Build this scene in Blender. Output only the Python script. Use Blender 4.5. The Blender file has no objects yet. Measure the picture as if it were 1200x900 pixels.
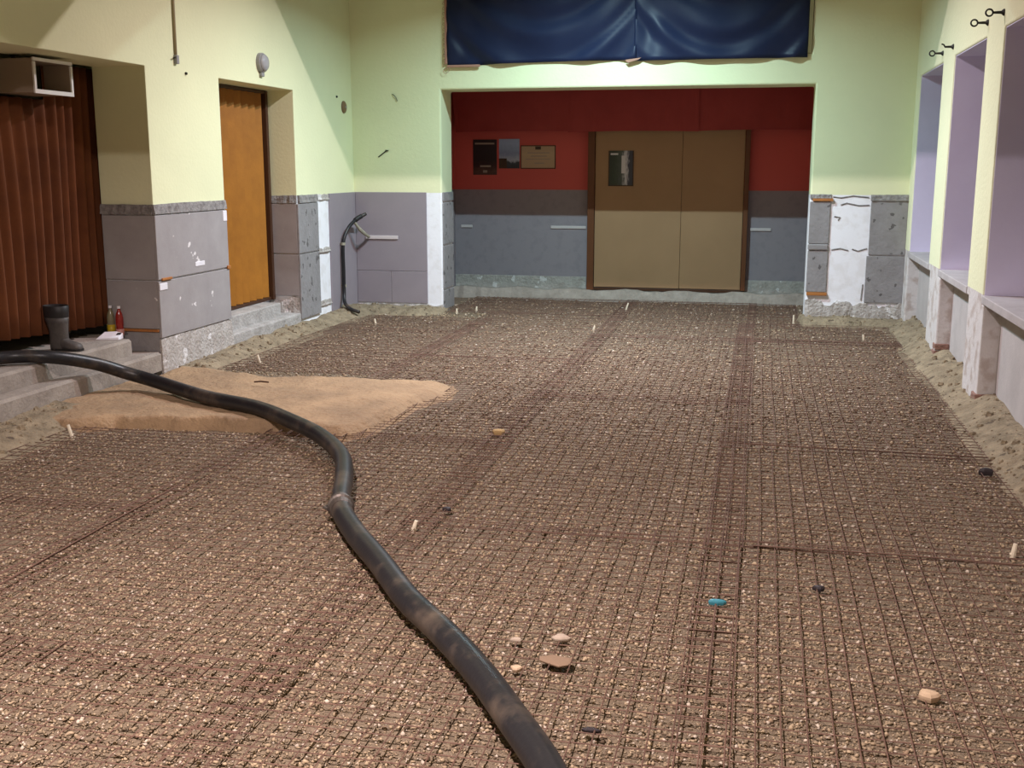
import bpy, math, random
import numpy as np
from mathutils import Vector, Matrix

random.seed(7)
rng = np.random.default_rng(11)
scene = bpy.context.scene
COL = scene.collection

# ------------------------------------------------------------------ camera
F_PX = 1300.0
CAM_Z = 1.65
PITCH = math.radians(11.098)
YAW = math.radians(12.595)
cam_data = bpy.data.cameras.new('camera')
cam_data.sensor_fit = 'HORIZONTAL'
cam_data.sensor_width = 36.0
cam_data.lens = 36.0 * F_PX / 1200.0
cam_data.clip_start = 0.05
cam_data.clip_end = 100
cam = bpy.data.objects.new('camera', cam_data)
cam.location = (0, 0, CAM_Z)
cam.rotation_euler = (math.pi / 2 - PITCH, 0, YAW)
COL.objects.link(cam)
scene.camera = cam

# ------------------------------------------------------------------ world and exposure
world = bpy.data.worlds.new('world')
scene.world = world
world.use_nodes = True
world.node_tree.nodes['Background'].inputs[0].default_value = (0.02, 0.022, 0.03, 1)
world.node_tree.nodes['Background'].inputs[1].default_value = 0.0
scene.view_settings.view_transform = 'Standard'
scene.view_settings.look = 'None'
scene.view_settings.gamma = 1.0
scene.view_settings.use_curve_mapping = False
scene.view_settings.exposure = 0.0

# lamps of the hall: (x, y, z, power, colour, label)
LAMPS = [
    (-1.58, 1.9, 4.30, 345, (1.0, 0.87, 0.86), 'enamel dish lamp hanging from the ceiling nearest the hall entrance wall'),
    (-1.58, 9.03, 4.30, 215, (1.0, 0.87, 0.94), 'enamel dish lamp hanging between the two beams beside the folding door'),
    (-1.58, 10.5, 4.05, 165, (0.67, 1.0, 1.10), 'low enamel dish lamp hanging in front of the blue curtain'),
]

# ------------------------------------------------------------------ helpers
def link(o, parent=None):
    COL.objects.link(o)
    if parent is not None:
        o.parent = parent
    return o

def tag(o, label=None, cat=None, group=None, kind=None):
    if label: o['label'] = label
    if cat: o['category'] = cat
    if group: o['group'] = group
    if kind: o['kind'] = kind
    return o

def empty(name, loc, rz=0.0):
    o = bpy.data.objects.new(name, None)
    o.empty_display_size = 0.05
    o.location = loc
    o.rotation_euler = (0, 0, rz)
    return link(o)

def structure(o, label=None):
    o['kind'] = 'structure'
    if label: o['label'] = label
    return o

class MB:
    """collects shapes and links them as one mesh object"""
    def __init__(s):
        s.v = []; s.f = []
    def quad(s, a, b, c, d):
        n = len(s.v); s.v += [tuple(a), tuple(b), tuple(c), tuple(d)]; s.f.append((n, n+1, n+2, n+3))
    def box(s, x0, x1, y0, y1, z0, z1):
        n = len(s.v)
        s.v += [(x0,y0,z0),(x1,y0,z0),(x1,y1,z0),(x0,y1,z0),(x0,y0,z1),(x1,y0,z1),(x1,y1,z1),(x0,y1,z1)]
        s.f += [tuple(n+i for i in q) for q in ((0,3,2,1),(4,5,6,7),(0,1,5,4),(1,2,6,5),(2,3,7,6),(3,0,4,7))]
        return s
    def loft(s, rings, cap=True, closed=True):
        n0 = len(s.v); k = len(rings[0])
        for r in rings: s.v += [tuple(p) for p in r]
        for i in range(len(rings)-1):
            for j in range(k if closed else k-1):
                a = n0+i*k+j; b = n0+i*k+(j+1) % k
                s.f.append((a, b, b+k, a+k))
        if cap and closed:
            s.f.append(tuple(n0+j for j in reversed(range(k))))
            s.f.append(tuple(n0+(len(rings)-1)*k+j for j in range(k)))
        return s
    def tube(s, pts, rad, seg=10, cap=True):
        pts = [Vector(p) for p in pts]
        if not isinstance(rad, (list, tuple)): rad = [rad]*len(pts)
        rings = []; up = None
        for i, p in enumerate(pts):
            t = (pts[min(i+1, len(pts)-1)] - pts[max(i-1, 0)]).normalized()
            if up is None:
                up = Vector((0,0,1)) if abs(t.z) < .9 else Vector((1,0,0))
            a = t.cross(up).normalized(); b = a.cross(t).normalized(); up = b
            rings.append([p + rad[i]*(math.cos(2*math.pi*j/seg)*a + math.sin(2*math.pi*j/seg)*b) for j in range(seg)])
        return s.loft(rings, cap)
    def lathe(s, prof, centre=(0,0,0), seg=20):
        cx, cy, cz = centre
        rings = [[(cx+r*math.cos(2*math.pi*j/seg), cy+r*math.sin(2*math.pi*j/seg), cz+z) for j in range(seg)] for r, z in prof]
        return s.loft(rings)
    def build(s, name, mat, parent=None, smooth=False, bevel=0.0, bseg=2):
        me = bpy.data.meshes.new(name)
        me.from_pydata(s.v, [], s.f)
        me.validate(); me.update()
        if mat: me.materials.append(mat)
        if smooth:
            me.polygons.foreach_set('use_smooth', [True]*len(me.polygons))
        o = bpy.data.objects.new(name, me)
        link(o, parent)
        if bevel:
            m = o.modifiers.new('bevel', 'BEVEL'); m.width = bevel; m.segments = bseg
            m.limit_method = 'ANGLE'; m.angle_limit = math.radians(50)
        return o

def cells(xs, ys, zs, solid):
    """solid made of grid cells; only its outer faces are kept"""
    mb = MB(); idx = {}
    def vid(i, j, k):
        if (i,j,k) not in idx:
            idx[(i,j,k)] = len(mb.v); mb.v.append((xs[i], ys[j], zs[k]))
        return idx[(i,j,k)]
    nx, ny, nz = len(xs)-1, len(ys)-1, len(zs)-1
    def S(i,j,k):
        if i < 0 or j < 0 or k < 0 or i >= nx or j >= ny or k >= nz: return False
        return solid((xs[i]+xs[i+1])/2, (ys[j]+ys[j+1])/2, (zs[k]+zs[k+1])/2)
    for i in range(nx):
        for j in range(ny):
            for k in range(nz):
                if not S(i,j,k): continue
                c = lambda a,b,d: vid(i+a, j+b, k+d)
                if not S(i-1,j,k): mb.f.append((c(0,0,0),c(0,0,1),c(0,1,1),c(0,1,0)))
                if not S(i+1,j,k): mb.f.append((c(1,0,0),c(1,1,0),c(1,1,1),c(1,0,1)))
                if not S(i,j-1,k): mb.f.append((c(0,0,0),c(1,0,0),c(1,0,1),c(0,0,1)))
                if not S(i,j+1,k): mb.f.append((c(0,1,0),c(0,1,1),c(1,1,1),c(1,1,0)))
                if not S(i,j,k-1): mb.f.append((c(0,0,0),c(0,1,0),c(1,1,0),c(1,0,0)))
                if not S(i,j,k+1): mb.f.append((c(0,0,1),c(1,0,1),c(1,1,1),c(0,1,1)))
    return mb

def srgb(r, g, b):
    f = lambda c: ((c/255.0+0.055)/1.055)**2.4 if c/255.0 > 0.04045 else c/255.0/12.92
    return (f(r), f(g), f(b), 1.0)

def smooth_path(pts, n=8):
    """Catmull-Rom through the points"""
    P = [Vector(p) for p in pts]; P = [2*P[0]-P[1]] + P + [2*P[-1]-P[-2]]
    out = []
    for i in range(1, len(P)-2):
        for t in range(n):
            u = t/n
            out.append(0.5*((2*P[i]) + (-P[i-1]+P[i+1])*u + (2*P[i-1]-5*P[i]+4*P[i+1]-P[i+2])*u*u + (-P[i-1]+3*P[i]-3*P[i+1]+P[i+2])*u**3))
    out.append(P[-2])
    return out

# ------------------------------------------------------------------ materials
def mat(name, base, rough=0.7, var=None, vscale=4.0, vdetail=6, bump=0.0, bscale=60.0, spec=0.3, chips=None, chip_scale=18, chip_thr=0.66, **kw):
    """procedural material: base colour, mottled towards var, optional chips of a third colour and fine relief"""
    m = bpy.data.materials.new(name); m.use_nodes = True
    nt = m.node_tree; N = nt.nodes; L = nt.links
    p = N['Principled BSDF']
    p.inputs['Roughness'].default_value = rough
    p.inputs['Specular IOR Level'].default_value = spec
    for k, v in kw.items():
        p.inputs[k.replace('_', ' ')].default_value = v
    geo = N.new('ShaderNodeNewGeometry')
    col = None
    if var is not None:
        n = N.new('ShaderNodeTexNoise'); n.inputs['Scale'].default_value = vscale; n.inputs['Detail'].default_value = vdetail
        n.inputs['Roughness'].default_value = 0.65
        L.new(geo.outputs['Position'], n.inputs['Vector'])
        r = N.new('ShaderNodeValToRGB'); r.color_ramp.elements[0].position = 0.32; r.color_ramp.elements[1].position = 0.68
        r.color_ramp.elements[0].color = base; r.color_ramp.elements[1].color = var
        L.new(n.outputs['Fac'], r.inputs['Fac']); col = r.outputs['Color']
    else:
        c = N.new('ShaderNodeRGB'); c.outputs[0].default_value = base; col = c.outputs[0]
    if chips is not None:
        n = N.new('ShaderNodeTexNoise'); n.inputs['Scale'].default_value = chip_scale; n.inputs['Detail'].default_value = 3
        L.new(geo.outputs['Position'], n.inputs['Vector'])
        r = N.new('ShaderNodeValToRGB'); r.color_ramp.elements[0].position = chip_thr; r.color_ramp.elements[1].position = chip_thr+0.02
        L.new(n.outputs['Fac'], r.inputs['Fac'])
        mx = N.new('ShaderNodeMixRGB'); mx.inputs['Color2'].default_value = chips
        L.new(r.outputs['Color'], mx.inputs['Fac']); L.new(col, mx.inputs['Color1']); col = mx.outputs['Color']
    L.new(col, p.inputs['Base Color'])
    if bump:
        n = N.new('ShaderNodeTexNoise'); n.inputs['Scale'].default_value = bscale; n.inputs['Detail'].default_value = 5
        L.new(geo.outputs['Position'], n.inputs['Vector'])
        b = N.new('ShaderNodeBump'); b.inputs['Strength'].default_value = bump; b.inputs['Distance'].default_value = 0.02
        L.new(n.outputs['Fac'], b.inputs['Height']); L.new(b.outputs['Normal'], p.inputs['Normal'])
    return m

def two_zone(name, low, high, zsplit, axis='Z', rough=0.75, lowvar=None, bump=0.12):
    """wall finish: bare plaster below the paint line, paint above it"""
    m = mat(name, high, rough, bump=bump, bscale=35, spec=0.2)
    nt = m.node_tree; N = nt.nodes; L = nt.links
    p = N['Principled BSDF']
    geo = N.new('ShaderNodeNewGeometry'); sep = N.new('ShaderNodeSeparateXYZ')
    L.new(geo.outputs['Position'], sep.inputs[0])
    gt = N.new('ShaderNodeMath'); gt.operation = 'GREATER_THAN'; gt.inputs[1].default_value = zsplit
    L.new(sep.outputs[axis], gt.inputs[0])
    lo = N.new('ShaderNodeValToRGB'); lo.color_ramp.elements[0].position = 0.36; lo.color_ramp.elements[1].position = 0.5
    lo.color_ramp.elements[0].color = lowvar or low; lo.color_ramp.elements[1].color = low
    nz = N.new('ShaderNodeTexNoise'); nz.inputs['Scale'].default_value = 9; nz.inputs['Detail'].default_value = 8
    L.new(geo.outputs['Position'], nz.inputs['Vector']); L.new(nz.outputs['Fac'], lo.inputs['Fac'])
    hi = N.new('ShaderNodeValToRGB'); hi.color_ramp.elements[0].position = 0.3; hi.color_ramp.elements[1].position = 0.75
    hi.color_ramp.elements[0].color = high; hi.color_ramp.elements[1].color = tuple(c*0.93 for c in high[:3]) + (1,)
    n2 = N.new('ShaderNodeTexNoise'); n2.inputs['Scale'].default_value = 1.3; n2.inputs['Detail'].default_value = 5
    L.new(geo.outputs['Position'], n2.inputs['Vector']); L.new(n2.outputs['Fac'], hi.inputs['Fac'])
    mx = N.new('ShaderNodeMixRGB')
    L.new(gt.outputs[0], mx.inputs['Fac']); L.new(lo.outputs['Color'], mx.inputs['Color1']); L.new(hi.outputs['Color'], mx.inputs['Color2'])
    L.new(mx.outputs['Color'], p.inputs['Base Color'])
    return m

PAINT = (0.81, 0.82, 0.53, 1)
M = {}
M['wall'] = two_zone('painted_plaster', (0.88, 0.87, 0.91, 1), PAINT, 1.355, lowvar=(0.81, 0.79, 0.81, 1))
M['ceiling'] = mat('ceiling_paint', (0.72, 0.70, 0.62, 1), 0.8)
M['beam'] = mat('beam_paint', (0.60, 0.56, 0.46, 1), 0.8)
M['lavender'] = mat('lavender_paint', (0.74, 0.69, 0.88, 1), 0.7, var=(0.69, 0.63, 0.82, 1), vscale=2, bump=0.05)
M['panel'] = mat('grey_board', (0.36, 0.335, 0.335, 1), 0.6, var=(0.31, 0.285, 0.285, 1), vscale=5, bump=0.05, chips=(0.74, 0.70, 0.70, 1), chip_scale=9, chip_thr=0.69)
M['panel_far'] = mat('grey_painted_board', (0.30, 0.26, 0.285, 1), 0.55, var=(0.27, 0.235, 0.26, 1), vscale=3, bump=0.03)
M['panel_worn'] = mat('worn_grey_board', (0.30, 0.285, 0.29, 1), 0.7, var=(0.24, 0.225, 0.225, 1), vscale=9, bump=0.3, bscale=30, chips=(0.12, 0.11, 0.11, 1), chip_scale=11, chip_thr=0.635)
M['rail'] = mat('broken_dado_rail', (0.33, 0.31, 0.30, 1), 0.9, var=(0.16, 0.145, 0.14, 1), vscale=22, bump=0.6, bscale=45)
M['bare'] = mat('bare_white_plaster', (0.78, 0.76, 0.80, 1), 0.8, var=(0.74, 0.72, 0.75, 1), vscale=6, bump=0.15, bscale=25)
M['rubble'] = mat('crumbling_plaster', (0.52, 0.48, 0.45, 1), 0.95, var=(0.36, 0.32, 0.29, 1), vscale=10, bump=0.9, bscale=40, chips=(0.70, 0.67, 0.66, 1), chip_scale=7, chip_thr=0.62)
M['worn_step'] = mat('worn_pale_concrete', (0.46, 0.43, 0.41, 1), 0.95, var=(0.30, 0.275, 0.255, 1), vscale=7, bump=0.6, bscale=35)
M['orange_wood'] = mat('orange_lath', (0.45, 0.18, 0.05, 1), 0.6, var=(0.34, 0.13, 0.04, 1), vscale=20)
M['concrete'] = mat('step_concrete', (0.36, 0.31, 0.265, 1), 0.9, var=(0.25, 0.21, 0.18, 1), vscale=6, bump=0.4, bscale=40)
M['curb'] = mat('curb_concrete', (0.36, 0.33, 0.285, 1), 0.9, var=(0.25, 0.225, 0.19, 1), vscale=7, bump=0.5, bscale=30)
M['red'] = two_zone('red_alcove_paint', (0.30, 0.26, 0.285, 1), (0.62, 0.115, 0.10, 1), 1.36, lowvar=(0.27, 0.235, 0.26, 1), bump=0.05)
M['redcloth'] = mat('red_cloth', (0.38, 0.06, 0.055, 1), 0.85, var=(0.33, 0.05, 0.046, 1), vscale=3)
M['door_tan'] = mat('tan_door_board', (0.38, 0.225, 0.12, 1), 0.6, var=(0.35, 0.205, 0.108, 1), vscale=2)
M['frame_brown'] = mat('brown_door_frame', (0.14, 0.05, 0.02, 1), 0.5)
M['strip'] = mat('pale_strip', (0.62, 0.55, 0.55, 1), 0.6)
M['fold_door'] = mat('orange_brown_vinyl', (0.40, 0.165, 0.022, 1), 0.5, var=(0.32, 0.13, 0.018, 1), vscale=5, bump=0.05)
M['dark_wood'] = mat('dark_wood', (0.06, 0.025, 0.012, 1), 0.5)
M['velvet'] = mat('brown_velvet', (0.16, 0.05, 0.015, 1), 0.85, var=(0.10, 0.03, 0.010, 1), vscale=3)
M['velvet'].node_tree.nodes['Principled BSDF'].inputs['Sheen Weight'].default_value = 0.0
M['navy'] = mat('navy_satin', (0.010, 0.015, 0.042, 1), 0.42, var=(0.013, 0.019, 0.05, 1), vscale=2, spec=0.18)
M['frayed'] = mat('frayed_hem', (0.42, 0.22, 0.16, 1), 0.9)
M['hose'] = mat('black_rubber', (0.018, 0.017, 0.019, 1), 0.38, var=(0.11, 0.082, 0.062, 1), vscale=4.5, bump=0.05)
M['hose'].node_tree.nodes['Color Ramp'].color_ramp.elements[0].position = 0.5
M['hose'].node_tree.nodes['Color Ramp'].color_ramp.elements[1].position = 0.78
M['clamp'] = mat('dusty_steel', (0.16, 0.135, 0.12, 1), 0.5, var=(0.09, 0.07, 0.06, 1), vscale=30, Metallic=0.6)
M['wire'] = mat('rusty_wire', (0.17, 0.095, 0.068, 1), 0.85, var=(0.11, 0.06, 0.045, 1), vscale=6)
M['gravel_bed'] = mat('gravel_bed', (0.26, 0.193, 0.13, 1), 0.95, var=(0.13, 0.09, 0.06, 1), vscale=70, vdetail=4, bump=1.0, bscale=90)
M['sand'] = mat('damp_sand', (0.38, 0.25, 0.145, 1), 0.95, var=(0.25, 0.165, 0.10, 1), vscale=2.6, vdetail=10, bump=1.0, bscale=26)
M['earth'] = mat('dry_earth', (0.32, 0.25, 0.165, 1), 0.95, var=(0.17, 0.13, 0.085, 1), vscale=9, bump=1.0, bscale=34, chips=(0.11, 0.08, 0.055, 1), chip_scale=12, chip_thr=0.66)
M['duct'] = mat('beige_sheet_metal', (0.34, 0.26, 0.19, 1), 0.5, var=(0.31, 0.235, 0.17, 1), vscale=3)
M['white_metal'] = mat('white_metal', (0.80, 0.78, 0.74, 1), 0.4)
M['boot'] = mat('dark_rubber_boot', (0.055, 0.048, 0.045, 1), 0.55, var=(0.11, 0.095, 0.085, 1), vscale=9, bump=0.1)
M['boot_top'] = mat('boot_top_band', (0.02, 0.018, 0.018, 1), 0.5)
M['white_pl'] = mat('white_plastic', (0.85, 0.83, 0.88, 1), 0.4)
M['peg'] = mat('pale_peg', (0.72, 0.62, 0.48, 1), 0.6)
M['iron'] = mat('black_iron', (0.03, 0.028, 0.026, 1), 0.5, Metallic=0.5)
M['grey_metal'] = mat('grey_enamel', (0.30, 0.29, 0.29, 1), 0.35)
M['foam'] = mat('yellowed_foam', (0.36, 0.33, 0.26, 1), 0.9, var=(0.28, 0.26, 0.2, 1), vscale=40)
M['stone'] = mat('pale_stone', (0.52, 0.37, 0.25, 1), 0.9, var=(0.44, 0.31, 0.2, 1), vscale=25)
M['stone2'] = mat('grey_stone', (0.42, 0.33, 0.26, 1), 0.9, var=(0.34, 0.26, 0.2, 1), vscale=25)
M['blue_pl'] = mat('teal_plastic', (0.05, 0.22, 0.28, 1), 0.4)
M['dark_scrap'] = mat('dark_scrap', (0.03, 0.022, 0.025, 1), 0.6)
M['brown_bulb'] = mat('brown_cap', (0.22, 0.13, 0.07, 1), 0.5)
M['lower'] = mat('grey_distemper', (0.50, 0.46, 0.45, 1), 0.85, var=(0.40, 0.365, 0.36, 1), vscale=3, bump=0.1)
M['glass'] = mat('night_glass', (0.02, 0.02, 0.03, 1), 0.08, spec=0.5)
M['sill'] = mat('sill_stone', (0.50, 0.46, 0.46, 1), 0.6, var=(0.40, 0.36, 0.36, 1), vscale=7)


# ------------------------------------------------------------------ the hall's shell
XL, XR, YB = -4.62, 1.475, 12.30
YJ = 7.90            # far jamb of the curtained archway
DADO = 1.36
ZC = 5.2

# gravel bed: gently uneven surface
def height_noise(x, y):
    return (0.006*np.sin(x*3.1+1.3*np.sin(y*1.7)) + 0.006*np.sin(y*2.3+x*1.1) + 0.003*np.sin(x*11.0+y*7.0)*np.sin(y*9.0-x*4.0))
def grid_mesh(name, xs, ys, zfun, material, parent=None, smooth=True):
    X, Y = np.meshgrid(xs, ys); Z = zfun(X, Y)
    nx, ny = len(xs), len(ys)
    v = np.stack([X, Y, Z], -1).reshape(-1, 3)
    i = np.arange((ny-1)*(nx-1)); r = i//(nx-1); c = i % (nx-1); a = r*nx+c
    f = np.stack([a, a+1, a+nx+1, a+nx], 1)
    me = bpy.data.meshes.new(name)
    me.from_pydata(v.tolist(), [], f.tolist()); me.update()
    me.materials.append(material)
    if smooth: me.polygons.foreach_set('use_smooth', [True]*len(me.polygons))
    o = bpy.data.objects.new(name, me); return link(o, parent)
bed = grid_mesh('floor', np.linspace(-4.7, 1.62, 130), np.linspace(-2.5, 14.0, 330), lambda x, y: -0.012+height_noise(x, y), M['gravel_bed'])
structure(bed, 'brown gravel bed levelled over the dug-out hall floor')

# left wall: archway with brown curtain, recessed folding door
LT = 0.45
def left_solid(x, y, z):
    if 4.2 < y < YJ and z < 2.40: return False
    if 9.09 < y < 10.66 and 0.13 < z < 2.395 and x > XL-0.36: return False
    return True
mbl = cells([XL-LT, XL-0.36, XL], [-3.0, 4.2, YJ, 9.09, 10.66, YB+0.02], [-0.1, 0.13, 2.395, 2.40, ZC], left_solid)
wall_left = structure(mbl.build('wall_left', M['wall'], bevel=0.018), 'pale yellow-green plaster wall with archway and door recess')

# end wall with the wide alcove opening and the high curtained opening
OX0, OX1, OZ = -3.565, 0.485, 2.49
def back_solid(x, y, z):
    if OX0 < x < OX1 and z < OZ: return False
    if -3.43 < x < 0.43 and 2.80 < z < 4.3: return False
    return True
mbb = cells([XL-LT, OX0, -3.43, 0.43, OX1, XR+0.45], [YB, YB+0.44], [-0.1, OZ, 2.80, 4.3, ZC], back_solid)
wall_back = structure(mbb.build('wall_back', M['wall'], bevel=0.018), 'pale green end wall above the dark red alcove')

# right wall with window recesses above and shallow recesses below the sills
SZ = 0.79; NZT = 2.535; LOWX = XR+0.125; DEEP = XR+0.42
NICHES = [(10.0+0.55, 12.02), (8.58, 9.96), (6.3, 7.99), (4.0, 5.75), (1.7, 3.45)]
LOWN = [(10.45, 12.02), (8.5, 9.86), (6.3, 7.93), (4.0, 5.7), (1.7, 3.4)]
ysr = sorted(set([-3.0, YB+0.02] + [v for n in NICHES for v in n] + [v for n in LOWN for v in n]))
def right_solid(x, y, z):
    if SZ < z < NZT and any(a < y < b for a, b in NICHES) and x < DEEP: return False
    if z < SZ-0.055 and any(a < y < b for a, b in LOWN) and x < LOWX: return False
    if SZ-0.055 < z < SZ and any(a < y < b for a, b in NICHES) and x < LOWX: return False
    return True
mbr = cells([XR, LOWX, DEEP, DEEP+0.12], ysr, [-0.1, SZ-0.055, SZ, NZT, ZC], right_solid)
M['wall_r'] = two_zone('painted_pier_plaster', (0.62, 0.58, 0.57, 1), (0.82, 0.82, 0.56, 1), 0.80, lowvar=(0.47, 0.40, 0.37, 1), bump=0.25)
wall_right = structure(mbr.build('wall_right', M['wall_r'], bevel=0.012), 'cream wall with window recesses between narrow piers')
for i, (a, b) in enumerate(NICHES):      # lavender lined window recesses
    wn = empty('window_%d' % (i+1), (0, 0, 0)); structure(wn, 'recessed window with lavender lining and grey sill')
    mb = MB()
    t = 0.006
    mb.box(XR+0.012, DEEP, b-t, b-0.0005, SZ, NZT)
    mb.box(XR+0.012, DEEP, a+0.0005, a+t, SZ, NZT)
    mb.box(XR+0.012, DEEP, a+t, b-t, NZT-t, NZT-0.0005)
    mb.build('recess_lining', M['lavender'], wn)
    mb = MB(); mb.box(DEEP-0.05, DEEP-0.02, a+t, b-t, SZ+0.005, NZT-t)
    mb.build('window_pane', M['glass'], wn)
    mb = MB()
    w = 0.06
    for (y0, y1, z0, z1) in ((a+t, b-t, SZ+0.005, SZ+w), (a+t, b-t, NZT-w, NZT-t), (a+t, a+w, SZ+w, NZT-w), (b-w, b-t, SZ+w, NZT-w), ((a+b)/2-0.03, (a+b)/2+0.03, SZ+w, NZT-w)):
        mb.box(DEEP-0.07, DEEP-0.01, y0, y1, z0, z1)
    mb.build('window_frame', M['white_metal'], wn)
    mb = MB(); mb.box(XR-0.006, DEEP, a+0.004, b-0.004, SZ-0.052, SZ+0.004)
    mb.build('window_sill', M['sill'], wn, bevel=0.006)
for a, b in LOWN:
    mb = MB(); mb.box(LOWX-0.01, LOWX-0.0005, a+0.006, b-0.006, 0.04, SZ-0.06)
    mb.build('recess_back', M['lower'], wall_right)

M['brick'] = mat('old_red_brick', (0.34, 0.20, 0.16, 1), 0.95, var=(0.22, 0.12, 0.095, 1), vscale=18, bump=0.7, bscale=50, chips=(0.5, 0.45, 0.42, 1), chip_scale=14, chip_thr=0.62)
for (x0, x1, y0, y1, z0, z1) in ((XR-0.012, XR+0.10, 9.852, 9.98, 0.06, 0.115), (XR-0.006, XR+0.112, 9.846, 9.96, 0.122, 0.175), (XR-0.012, XR+0.06, 7.918, 8.06, 0.06, 0.125)):
    mb = MB(); mb.box(x0, x1, y0, y1, z0, z1); mb.build('brick', M['brick'], wall_right, bevel=0.008)

# wall behind the camera, ceiling, beams
mb = MB(); mb.box(XL-LT, XR+0.6, -3.4, -3.0, -0.1, ZC)
structure(mb.build('wall_front', M['wall']), 'plain plaster wall at the near end of the hall')
mb = MB(); mb.box(-7.5, XR+0.6, -3.4, 14.6, ZC, ZC+0.2)
ceiling = structure(mb.build('ceiling', M['ceiling']), 'plain ceiling of the hall')
for i, (y0, y1) in enumerate(((-0.9, -0.5), (3.3, 3.7), (7.95, 8.27), (9.73, 9.85))):
    mb = MB(); mb.box(XL, XR, y0, y1, 3.7, ZC)
    structure(mb.build('trim_%d' % (i+1), M['beam'], bevel=0.01), 'downstand beam crossing the ceiling')

# alcove behind the end wall
AX0, AX1, AY = -3.88, 0.75, 14.0
mb = MB(); mb.box(-4.6, 1.4, AY, AY+0.2, -0.1, 3.0)
wall_alc = structure(mb.build('wall_alcove_back', M['red']), 'red and dark grey back wall of the alcove')
mb = MB(); mb.box(AX0-0.3, AX0, YB+0.44, AY, -0.1, 3.0)
structure(mb.build('wall_alcove_left', M['red']), 'side wall of the alcove with red paint')
mb = MB(); mb.box(AX1, AX1+0.3, YB+0.44, AY, -0.1, 3.0)
structure(mb.build('wall_alcove_right', M['red']), 'far side wall of the alcove')
mb = MB(); mb.box(-4.2, 1.1, YB+0.44, AY+0.2, 2.75, 3.0)
structure(mb.build('ceiling_alcove', M['redcloth']), 'low ceiling of the alcove')
# space behind the high opening and behind the archway
mb = MB(); mb.box(-3.9, 0.9, YB+1.1, YB+1.2, 2.9, 4.6)
structure(mb.build('wall_gallery', M['wall']), 'dark room behind the blue curtain')
mb = MB(); mb.box(-6.6, -6.5, 3.0, 9.0, -0.1, 3.2)
mb.box(-6.6, XL-LT, 8.6, 8.7, -0.1, 3.2); mb.box(-6.6, XL-LT, 3.0, 3.1, -0.1, 3.2); mb.box(-6.6, XL-LT, 3.0, 8.7, 3.1, 3.2)
structure(mb.build('wall_passage', M['wall']), 'dark passage behind the brown curtain')

# ------------------------------------------------------------------ dado boards on the walls (parts of the walls)
def board(parent, x0, x1, y0, y1, z0, z1, m, name='dado_board', bevel=0.004):
    mb = MB(); mb.box(x0, x1, y0, y1, z0, z1)
    return mb.build(name, m, parent, bevel=bevel)

def rough_strip(name, parent, m, p0, p1, out, z0, z1, depth, n=26, amp=0.02, seed=1):
    """crumbled band along a wall from p0 to p1 (xy), sticking out by depth in direction out"""
    r = random.Random(seed)
    mb = MB(); rings = []
    walk = 0.0
    for i in range(n+1):
        t = i/n
        walk = 0.72*walk+0.6*(r.random()-0.5)
        x = p0[0]+(p1[0]-p0[0])*t; y = p0[1]+(p1[1]-p0[1])*t
        d = depth*(0.75+0.5*r.random()); zt = z1+amp*(walk+0.12*(r.random()-0.5)); zb = z0
        prof = [(0, zb), (d*1.15+amp*0.6*r.random(), zb), (d*(0.9+0.25*r.random()), zb+(zt-zb)*0.35), (d*(0.8+0.3*r.random()), zb+(zt-zb)*0.7), (d*0.7, zt), (0, zt)]
        rings.append([(x+out[0]*a, y+out[1]*a, z) for a, z in prof])
    mb.loft(rings)
    return mb.build(name, m, parent)

TH = 0.022
# pier between archway and folding door
board(wall_left, XL, XL+TH, YJ-TH, 9.075, 0.775, 1.275, M['panel'])
board(wall_left, XL, XL+TH, YJ-TH, 9.075, 0.315, 0.762, M['panel'])
rough_strip('dado_rail', wall_left, M['rail'], (XL, YJ-0.022), (XL, 9.085), (1, 0), 1.285, 1.36, 0.022, amp=0.008, seed=3)
rough_strip('plaster_base', wall_left, M['rubble'], (XL, YJ-0.022), (XL, 9.085), (1, 0), 0.03, 0.305, 0.022, amp=0.012, seed=4)
board(wall_left, XL+TH-0.004, XL+TH+0.012, YJ+0.02, YJ+0.17, 0.765, 0.785, M['orange_wood'], 'orange_lath')
board(wall_left, XL+TH-0.004, XL+TH+0.012, 9.03, 9.085, 0.76, 0.79, M['orange_wood'], 'orange_lath')
board(wall_left, XL+TH-0.003, XL+TH+0.004, 8.47, 8.63, 0.83, 0.868, M['bare'], 'plaster_scar', 0.015)
board(wall_left, XL+TH-0.003, XL+TH+0.006, YJ-0.018, 8.0, 0.69, 0.745, M['bare'], 'plaster_scar', 0.022)
board(wall_left, XL+TH-0.003, XL+TH+0.005, 9.0, 9.07, 1.18, 1.27, M['bare'], 'plaster_scar', 0.025)
# archway jamb (faces the camera)
board(wall_left, XL-LT+0.01, XL-0.0005, YJ-TH, YJ, 0.775, 1.275, M['panel'])
board(wall_left, XL-LT+0.01, XL-0.0005, YJ-TH, YJ, 0.385, 0.762, M['panel'])
board(wall_left, XL-LT+0.01, XL-0.0005, YJ-TH, YJ, 0.20, 0.36, M['panel_worn'])
board(wall_left, XL-LT+0.01, XL-0.0, YJ-TH-0.012, YJ, 0.362, 0.383, M['orange_wood'], 'orange_lath')
rough_strip('dado_rail', wall_left, M['rail'], (XL-LT+0.005, YJ), (XL, YJ), (0, -1), 1.285, 1.36, 0.024, n=12, amp=0.008, seed=5)
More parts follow.
